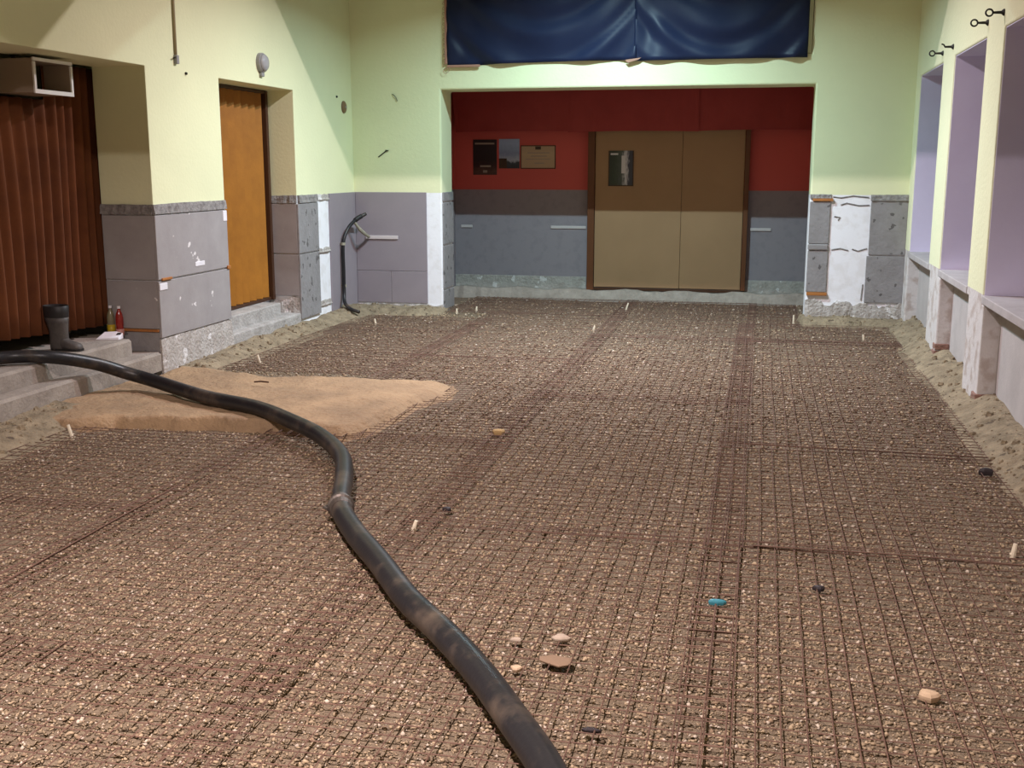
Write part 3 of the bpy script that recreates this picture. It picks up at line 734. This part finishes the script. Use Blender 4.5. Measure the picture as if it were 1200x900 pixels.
# ------------------------------------------------------------------ steel mesh sheets
PITCH_W = 0.0735
def mesh_sheet(x0, x1, y0, y1, z, rot, lab, seed):
    r = random.Random(seed)
    cx, cy = (x0+x1)/2, (y0+y1)/2
    e = empty('steel_mesh_sheet', (cx, cy, z), math.radians(rot))
    hw, hl = (x1-x0)/2, (y1-y0)/2
    R = 0.0023
    def wires(n_axis, name):
        mb = MB()
        a0, a1, b0, b1 = (-hw, hw, -hl, hl) if n_axis == 'y' else (-hl, hl, -hw, hw)
        k = int((a1-a0)/PITCH_W)
        off = (a1-a0-k*PITCH_W)/2
        for i in range(k+1):
            u = a0+off+i*PITCH_W+r.uniform(-0.004, 0.004)
            ns = max(2, int((b1-b0)/0.35)); ph = r.random()*6; am = r.uniform(0.001, 0.004); tilt = r.uniform(-0.004, 0.004)
            rings = []
            for j in range(ns+1):
                w = b0+(b1-b0)*j/ns
                uu = u+am*math.sin(w*2.1+ph)+tilt*(w-b0)/(b1-b0)
                zz = 0.003*math.sin(w*3.0+ph*2)+(R*2 if n_axis == 'y' else 0)
                if n_axis == 'y': rings.append([(uu-R, w, zz), (uu, w, zz+R), (uu+R, w, zz), (uu, w, zz-R)])
                else: rings.append([(w, uu-R, zz), (w, uu, zz-R), (w, uu+R, zz), (w, uu, zz+R)])
            mb.loft(rings)
        o = mb.build(name, M['wire'], e); o['kind'] = 'stuff'
    wires('y', 'long_wires'); wires('x', 'cross_wires')
    return tag(e, 'rusty steel mesh sheet ' + lab, 'steel mesh', 'steel mesh sheets covering the gravel floor')
sid = 0
SHEETS = [['in front of the concrete steps, crossed by no hose', 'ending at the straight front edge of the sand bank', 'below the folding door beyond the sand bank', 'in the corner beside the thin black pipe'],
          ['on the steps side of the hose, lapped under the coupling sheet', 'lying under the hose coupling', 'touching the rounded tip of the sand bank', 'at the alcove mouth beside the grey boards'],
          ['under the flat stones beside the hose', 'with an ochre lump on it', 'between the sand bank and the window wall, nearer the alcove', 'in front of the tan alcove door'],
          ['under the single beige flat stone', 'between two lap bars by the window wall', 'beside the two window piers', 'in front of the pier with bare white plaster']]
for ci, (xa, xb) in enumerate(((-4.32, -2.82), (-2.98, -1.42), (-1.60, -0.03), (-0.20, 1.32))):
    rows = [[(0.6, 4.72), (4.60, 6.15), (8.2, 10.75), (10.65, 11.75)], [(0.3, 3.2), (3.05, 6.4), (6.25, 9.3), (9.2, 12.25)], [(0.6, 4.85), (4.70, 7.9), (7.75, 10.85), (10.70, 13.75)], [(0.6, 4.86), (4.72, 6.62), (6.50, 10.85), (10.70, 11.95)]][ci]
    for ri, (ya, yb) in enumerate(rows):
        sid += 1
        mesh_sheet(xa, xb, ya, yb, 0.013+0.003*((ri+ci*2) % 3), random.uniform(-0.25, 0.25), SHEETS[ci][ri], sid)
mesh_sheet(-3.52, -1.45, 12.2, 13.76, 0.012, 0.1, 'inside the alcove below the three posters', 40)
mesh_sheet(-0.12, 0.44, 11.85, 13.76, 0.012, -0.1, 'inside the alcove behind the white-patched pier', 41)
# extra bars along the lap joints
def bar(pts, label):
    mb = MB(); mb.tube(pts, 0.0034, 6)
    tag(mb.build('steel_bar', M['wire']), label, 'steel bar')
bar([(0.02, 4.74, 0.024), (0.6, 4.75, 0.026), (1.33, 4.72, 0.026)], 'rusty bar along the mesh lap across from the beige stone')
bar([(-0.20, 6.60, 0.024), (0.5, 6.58, 0.024), (1.32, 6.55, 0.026)], 'rusty bar along the mesh lap beside the window wall')
bar([(-2.89, 3.5, 0.024), (-2.90, 4.4, 0.026), (-2.905, 5.0, 0.024)], 'rusty bar along the mesh lap in front of the steps')

# ------------------------------------------------------------------ concrete pump hose
HP = [(-5.25, 5.2, 0.38), (-5.12, 5.9, 0.385), (-4.965, 6.42, 0.385), (-4.72, 6.60, 0.372), (-4.55, 6.86, 0.29), (-4.40, 7.03, 0.195), (-4.18, 7.03, 0.145), (-3.64, 6.73, 0.118), (-3.13, 6.47, 0.12), (-2.74, 6.18, 0.105),
      (-2.48, 5.96, 0.085), (-2.22, 5.60, 0.078), (-2.05, 5.20, 0.076), (-1.88, 4.72, 0.078), (-1.69, 4.39, 0.076), (-1.46, 4.06, 0.076), (-1.22, 3.70, 0.076), (-1.01, 3.44, 0.076), (-0.82, 3.18, 0.076), (-0.65, 2.91, 0.076), (-0.48, 2.62, 0.076), (-0.30, 2.2, 0.076), (-0.15, 1.7, 0.076)]
hose = empty('pump_hose', (-1.88, 4.72, 0.026)); tag(hose, 'thick black rubber concrete-pump hose snaking across the steel mesh', 'hose')
O = Vector((-1.88, 4.72, 0.026))
path = smooth_path(HP, 9)
cut = min(range(len(path)), key=lambda i: (path[i]-Vector((-1.88, 4.72, 0.078))).length)
sub = lambda L: [p-O for p in L]
def taper(L, a, b):
    return [a+(b-a)*i/(len(L)-1) for i in range(len(L))]
A = path[:cut+1]; B = path[cut:]
mb = MB(); mb.tube(sub(A), [0.043+0.005*min(1, i/60) for i in range(len(A))], 20); mb.build('hose_section', M['hose'], hose, smooth=True)
mb = MB(); mb.tube(sub(B), [0.0495]*len(B), 20); mb.build('hose_section', M['hose'], hose, smooth=True)
dr = (path[cut+2]-path[cut-2]).normalized(); c0 = path[cut]-O
mb = MB(); mb.tube([c0-dr*0.065, c0-dr*0.055, c0-dr*0.012, c0-dr*0.006, c0+dr*0.006, c0+dr*0.012, c0+dr*0.055, c0+dr*0.065], [0.0505, 0.055, 0.055, 0.064, 0.064, 0.055, 0.055, 0.0505], 20)
mb.build('coupling', M['clamp'], hose, smooth=False)
side = dr.cross(Vector((0,0,1))).normalized()
mb = MB(); mb.tube([c0+side*0.06-dr*0.02, c0+side*0.078, c0+side*0.062+dr*0.03], 0.008, 6); mb.build('clamp_lever', M['clamp'], hose)

# ------------------------------------------------------------------ corner pipe on the end of the left wall
cp = empty('corner_pipe', (-4.56, 11.78, 0.03)); tag(cp, 'thin black pipe bent up the corner beside the grey boards', 'pipe')
O2 = Vector((-4.56, 11.78, 0.03))
pts = smooth_path([(-4.30, 11.50, 0.075), (-4.42, 11.57, 0.095), (-4.53, 11.68, 0.15), (-4.562, 11.75, 0.28), (-4.565, 11.76, 0.50), (-4.565, 11.77, 0.80), (-4.54, 11.86, 0.96), (-4.49, 12.0, 1.06), (-4.41, 12.10, 1.12)], 7)
mb = MB(); mb.tube([p-O2 for p in pts], 0.020, 12); mb.build('pipe', M['hose'], cp, smooth=True)
mb = MB(); mb.tube([p-O2 for p in pts[-9:-3]], 0.027, 12); mb.build('sleeve', M['boot_top'], cp, smooth=True)
for z in (0.33, 0.80):
    mb = MB(); mb.tube([(-0.005, -0.012, z-0.045), (-0.005, -0.012, z-0.015)], 0.0255, 12)
    mb.box(-0.038, 0.0, -0.02, 0.005, z-0.042, z-0.018); mb.build('pipe_clip', M['foam'], cp)
mb = MB(); mb.tube([p-O2 for p in smooth_path([(-4.50, 11.97, 1.03), (-4.47, 12.05, 0.95), (-4.44, 12.14, 0.89), (-4.43, 12.25, 0.85)], 5)], [0.016]*5+[0.022]*5+[0.018]*5+[0.014], 8); mb.build('foam_branch', M['foam'], cp)

# ------------------------------------------------------------------ rubber boot
bt = empty('rubber_boot', (-4.985, 7.12, 0.33), math.radians(-4)); tag(bt, 'single dark rubber boot standing on the upper step', 'boot')
def ell(cx, cz, rx, ry, n=18, tilt=0.0):
    out = []; rx *= 1.17; ry *= 1.1
    for j in range(n):
        a = 2*math.pi*j/n
        x = rx*math.cos(a); y = ry*math.sin(a)
        out.append((cx+x, y, cz+x*math.tan(tilt)))
    return out
rings = [ell(-0.005, 0.0, .058, .044), ell(-0.005, 0.02, .062, .048), ell(-0.004, 0.06, .062, .047), ell(-0.002, 0.10, .062, .048, tilt=-.12), ell(-0.003, 0.14, .062, .052, tilt=-.1), ell(-0.008, 0.20, .070, .060), ell(-0.012, 0.245, .078, .066)]
mb = MB(); mb.loft(rings)
# foot: sections from heel to toe
foot = []
for (x, w, h) in ((-0.06, .030, .075), (-0.045, .042, .095), (0.0, .046, .125), (0.04, .044, .115), (0.075, .043, .090), (0.11, .046, .073), (0.15, .047, .064), (0.185, .042, .056), (0.205, .030, .044), (0.214, .014, .030)):
    ring = []
    for j in range(16):
        a = 2*math.pi*j/16
        yy = w*math.cos(a)*(1 if math.sin(a) < 0 else 0.96); zz = h/2+h/2*math.copysign(abs(math.sin(a))**0.8, math.sin(a))
        ring.append((x*0.86, yy*1.05, max(0.002, zz)))
    foot.append(ring)
mb.loft(foot)
mb.build('boot_body', M['boot'], bt, smooth=True)
mb = MB(); top = [ell(-0.012, 0.243, .079, .067), ell(-0.013, 0.27, .081, .069), ell(-0.014, 0.325, .083, .071), ell(-0.014, 0.328, .079, .067), ell(-0.013, 0.26, .074, .062)]
mb.loft(top, cap=False); mb.build('boot_cuff', M['boot_top'], bt, smooth=True)
mb = MB(); so = []
for (x, w) in ((-0.064, .026), (-0.05, .043), (0.0, .049), (0.05, .045), (0.11, .049), (0.155, .050), (0.19, .043), (0.215, .022)):
    so.append([(x*0.87, -w*1.05, 0), (x*0.87, w*1.05, 0), (x*0.87, w*1.05, .016), (x*0.87, -w*1.05, .016)])
mb.loft(so); mb.build('sole', M['boot_top'], bt)

# ------------------------------------------------------------------ bottles and packet on the step
def bottle(x, y, z, label, glassc, liq, level, h):
    e = empty('drink_bottle', (x, y, z)); tag(e, label, 'bottle')
    prof = [(0.001, 0), (.026, 0), (.030, .006), (.030, .05), (.027, .07), (.030, .09), (.030, h*.62), (.024, h*.75), (.012, h*.86), (.011, h*.93), (.001, h*.93)]
    gm = mat('bottle_plastic', glassc, 0.15, spec=0.5); gm.node_tree.nodes['Principled BSDF'].inputs['Transmission Weight'].default_value = 0.55
    mb = MB(); mb.lathe(prof); mb.build('bottle_body', gm, e, smooth=True)
    mb = MB(); mb.lathe([(.001, .004), (.0308, .004), (.0312, level*.5), (.0308, level), (.001, level)]); mb.build('contents', mat('drink', liq, 0.3), e, smooth=True)
    mb = MB(); mb.lathe([(.001, h*.92), (.0135, h*.92), (.0135, h), (.001, h)]); mb.build('cap', M['white_pl'], e)
bottle(-5.02, 7.845, .332, 'clear bottle with a little yellow drink beside the archway jamb', (.42, .38, .24, 1), (.55, .38, .03, 1), .085, .235)
bottle(-4.935, 7.83, .332, 'red drink bottle standing beside the archway jamb', (.55, .05, .04, 1), (.62, .30, .28, 1), .055, .235)
pk = empty('white_packet', (-4.92, 7.66, .33), math.radians(12)); tag(pk, 'crumpled white packet lying on the upper step by the bottles', 'packet')
mb = MB(); mb.loft([[(-.10, -.05, .0), (-.075, .055, .0), (-.06, .055, .05), (-.085, -.045, .012)], [(.02, -.055, .0), (.03, .05, .0), (.035, .05, .055), (.02, -.05, .018)], [(.085, -.05, .0), (.095, .03, .0), (.095, .025, .045), (.085, -.045, .02)]])
mb.build('packet_body', M['white_pl'], pk, bevel=.004)
mb = MB(); mb.loft([[(.055, -.012, .035), (.085, -.005, .036), (.088, .012, .044), (.06, .006, .044)], [(.055, -.012, .040), (.085, -.005, .041), (.088, .012, .049), (.06, .006, .049)]]); mb.build('dark_mark', M['dark_scrap'], pk)

# ------------------------------------------------------------------ wall fittings
# conduit with bracket
e = empty('wall_conduit', (XL, 8.36, 2.47)); tag(e, 'thin grey conduit ending above the pier between archway and door', 'conduit')
mb = MB(); mb.tube([(.012, .0, .02), (.012, .004, .5), (.012, .0, 1.6), (.012, 0, 2.6)], .011, 8); mb.build('conduit_pipe', mat('brownish_conduit', (.36, .29, .18, 1), .6), e, smooth=True)
mb = MB(); mb.box(0.0, .03, -.018, .022, -.02, .05); mb.build('junction', M['grey_metal'], e, bevel=.006)
mb = MB(); mb.tube([(.015, -.02, .03), (.03, -.05, .025), (.02, -.06, .02)], .005, 6); mb.build('bracket', M['iron'], e)
# round fitting
e = empty('round_wall_fitting', (XL, 9.93, 2.595)); tag(e, 'round grey wall fitting above the folding door', 'wall fitting')
def disc(prof, seg=24):
    mb = MB(); rings = [[(x, r*math.cos(2*math.pi*j/seg), r*math.sin(2*math.pi*j/seg)) for j in range(seg)] for r, x in prof]
    mb.loft(rings); return mb
disc([(.09, 0), (.09, .03), (.084, .04)]).build('base_ring', M['grey_metal'], e, smooth=False)
disc([(.078, .035), (.076, .05), (.06, .066), (.03, .074), (.001, .076)]).build('lens', mat('frosted_grey', (.36, .35, .36, 1), .2), e, smooth=True)
mb = MB(); mb.box(0, .03, -.03, .03, -.125, -.085); mb.build('lower_tab', M['grey_metal'], e, bevel=.008)
e = empty('small_wall_cap', (XL, 12.04, 2.30)); tag(e, 'small oval brown cap on the wall near the corner', 'wall cap')
disc([(.068, 0), (.066, .012), (.05, .022), (.001, .026)], 20).build('cap_plate', M['brown_bulb'], e, smooth=True)
disc([(.012, .02), (.012, .03), (.001, .031)], 10).build('screw', M['grey_metal'], e)
# nails and screw holes
for (y, z, lab) in ((8.52, 2.39, 'small dark screw in the wall below the conduit'), (11.83, 2.40, 'small dark screw in the wall by the oval cap')):
    tag(MB().lathe([(.001, -.012), (.012, -.008), (.012, .008), (.001, .012)], (XL+.006, y, z), 8).build('wall_screw', M['iron']), lab, 'screw')
mb = MB(); mb.tube([(-4.31, YB-.006, 1.755), (-4.26, YB-.012, 1.79), (-4.205, YB-.008, 1.83)], .006, 6); mb.tube([(-4.225, YB-.01, 1.83), (-4.19, YB-.01, 1.825)], .006, 6)
tag(mb.build('wall_hook', M['iron']), 'small slanting wire hook on the end wall above the grey boards', 'hook')
mb = MB(); mb.tube(smooth_path([(-4.13, YB-.006, 2.45), (-4.10, YB-.015, 2.43), (-4.08, YB-.01, 2.40), (-4.07, YB-.012, 2.37)], 4), .004, 5)
tag(mb.build('loose_wire', M['iron']), 'short loose wire poking from the end wall near the drape', 'wire')

# screw-eye hooks on the right wall
hook_labels = ['black screw-eye hook on the first pier from the end wall, nearer that wall', 'black screw-eye hook without an open ring, on the first pier from the end wall', 'black screw-eye hook on the second pier from the end wall, nearer that wall', 'black screw-eye hook on the second pier from the end wall, farther from that wall']
for i, (y, z) in enumerate(((10.59, 2.615), (10.04, 2.615), (8.57, 2.63), (8.03, 2.63))):
    e = empty('eye_hook', (XR, y, z)); tag(e, hook_labels[i], 'hook', 'hooks above the window recesses')
    mb = MB(); rings = [[(x, r*math.cos(2*math.pi*j/12), r*math.sin(2*math.pi*j/12)) for j in range(12)] for r, x in ((.022, 0.0), (.022, -.006), (.010, -.02), (.0075, -.07))]
    mb.loft(rings); mb.build('shank', M['iron'], e)
    mb = MB(); arc = 2*math.pi if i != 1 else math.pi*0.55
    nn = 20
    mb.tube([(-.092+.022*math.cos(arc*j/nn), 0.004*math.sin(arc*j/nn), .022*math.sin(arc*j/nn)) for j in range(nn+1)], .006, 6); mb.build('ring', M['iron'], e)
# scrap on the sill
mb = MB(); mb.loft([[(1.60, 11.05, SZ+.004), (1.66, 11.12, SZ+.004), (1.66, 11.13, SZ+.02), (1.60, 11.06, SZ+.03)], [(1.57, 11.12, SZ+.004), (1.64, 11.2, SZ+.004), (1.64, 11.2, SZ+.022), (1.57, 11.13, SZ+.018)]])
tag(mb.build('paper_scrap', M['white_pl']), 'small white scrap lying on the window sill nearest the end wall', 'scrap')

# ------------------------------------------------------------------ small things on the floor
def peg(x, y, h, lean, lab, g='pale pegs standing in the mesh'):
    mb = MB(); mb.tube([(0, 0, -.01), (lean*.5, 0, h*.5), (lean, .004, h)], [.011, .0105, .009], 8); mb.tube([(-.012, 0, .012), (.014, 0, .012)], .007, 6)
    o = mb.build('marker_peg', M['peg']); o.location = (x, y, 0); tag(o, lab, 'peg', g)
for (x, y, h, l, w) in ((-3.37, 12.18, .055, .0, 'at the alcove mouth, lower of a close pair'), (-3.19, 12.38, .06, .004, 'just inside the alcove, one of a close pair'), (-1.51, 12.84, .09, .03, 'leaning, in front of the tan alcove door'),
                      (-3.97, 11.11, .06, -.01, 'beside the thin black corner pipe'), (-1.63, 11.11, .06, .01, 'at the end of a mesh lap leading to the tan door'), (.37, 12.08, .10, .0, 'at the foot of the pier edge'),
                      (1.0, 11.0, .07, -.01, 'in front of the pier with bare white plaster'), (-4.10, 5.91, .085, -.03, 'leaning, at the earth below the steps'), (-4.09, 8.56, .085, -.03, 'leaning, behind the sand bank'),
                      (1.11, 4.9, .06, .01, 'by the lap bar near the window wall'), (-1.51, 4.67, .05, .015, 'next to the hose coupling')):
    peg(x, y, h, l, 'short pale peg ' + w)
def rock(name, x, y, sx, sy, sz, m, label, cat, seed, rz=0.0):
    r = random.Random(seed); mb = MB()
    rings = []
    for k, (rr, z) in enumerate(((.92, -.3), (1, .15), (1, .5), (.8, .85), (.4, 1.0))):
        rings.append([(sx*rr*math.cos(2*math.pi*j/9)*(1+.22*math.sin(j*2.3+seed)), sy*rr*math.sin(2*math.pi*j/9)*(1+.22*math.sin(j*1.7+seed*2)), sz*z) for j in range(9)])
    mb.loft(rings); o = mb.build(name, m, bevel=0); o.location = (x, y, .017); o.rotation_euler = (0, 0, rz)
    tag(o, label, cat)
rock('flat_stone', .57, 3.43, .032, .026, .022, M['stone'], 'smooth beige flat stone lying alone on the mesh', 'stone', 1)
rock('flat_stone', -.63, 3.61, .03, .022, .014, M['stone2'], 'greyish flat stone beside the hose, with a smaller stone next to it', 'stone', 2)
rock('flat_stone', -.78, 3.56, .02, .014, .012, M['stone2'], 'small greyish stone between the hose and a larger flat stone', 'stone', 3)
rock('flat_stone', -.61, 3.43, .06, .04, .009, mat('brown_flat', (.23, .15, .10, 1), .9), 'thin brown clay flake on the mesh beside the hose', 'clay flake', 4)
rock('flat_stone', -.73, 3.34, .02, .016, .012, M['stone'], 'pale pebble beside the thin brown clay flake', 'stone', 5)
rock('flat_stone', -1.55, 6.55, .04, .03, .025, mat('ochre_lump', (.40, .26, .12, 1), .9), 'ochre lump on the mesh beyond the sand bank', 'stone', 6)
rock('plastic_scrap', -.11, 4.06, .034, .012, .016, M['blue_pl'], 'teal plastic scrap lying on the mesh overlap', 'scrap', 7, .1)
rock('plastic_scrap', -.43, 2.99, .026, .009, .010, M['dark_scrap'], 'dark purple scrap near the thick black hose', 'scrap', 8)
rock('dark_lump', 1.24, 6.23, .035, .025, .03, M['dark_scrap'], 'dark lump at the mesh edge by the window wall earth', 'lump', 9)
rock('dark_lump', -1.43, 4.96, .022, .014, .016, M['dark_scrap'], 'small dark lump beside the hose coupling', 'lump', 10)
rock('dark_lump', .28, 4.29, .024, .014, .016, M['dark_scrap'], 'small dark lump on the mesh near the teal scrap', 'lump', 11)
mb = MB(); mb.tube([(0, 0, 0), (.05, .01, .004), (.11, .012, .0)], .006, 6); o = mb.build('twig', M['dark_wood']); o.location = (-3.62, 7.45, .085); tag(o, 'short dark twig lying on the sand bank', 'twig')

# ------------------------------------------------------------------ lamps
for i, (x, y, z, pw, colr, lab) in enumerate(LAMPS):
    e = empty('dish_lamp', (x, y, z)); tag(e, lab, 'lamp', 'dish lamps hanging in the hall')
    mb = MB(); mb.tube([(0, 0, .16), (0, 0, ZC-z)], .006, 6); mb.build('cord', M['iron'], e)
    mb = MB(); mb.lathe([(.001, .07), (.022, .07), (.022, .15), (.010, .165), (.001, .165)]); mb.build('socket', M['iron'], e)
    mb = MB(); mb.lathe([(.02, .075), (.06, .055), (.13, .022), (.135, .016), (.13, .016), (.06, .048), (.02, .066)]); mb.build('shade', M['white_metal'], e, smooth=True)
    mb = MB(); mb.lathe([(.001, .008), (.02, .012), (.03, .03), (.026, .05), (.016, .07), (.001, .072)]); mb.build('bulb', M['white_pl'], e, smooth=True)
    nm = ('ceiling_lamp_near_offscreen', 'ceiling_lamp_middle_offscreen', 'ceiling_lamp_far_offscreen')[i]
    ld = bpy.data.lights.new(nm, 'AREA'); ld.shape = 'DISK'; ld.size = 0.04; ld.spread = math.radians(150); ld.energy = pw; ld.color = colr
    lo = bpy.data.objects.new(nm, ld); link(lo, e); lo.location = (0, 0, 0.0)
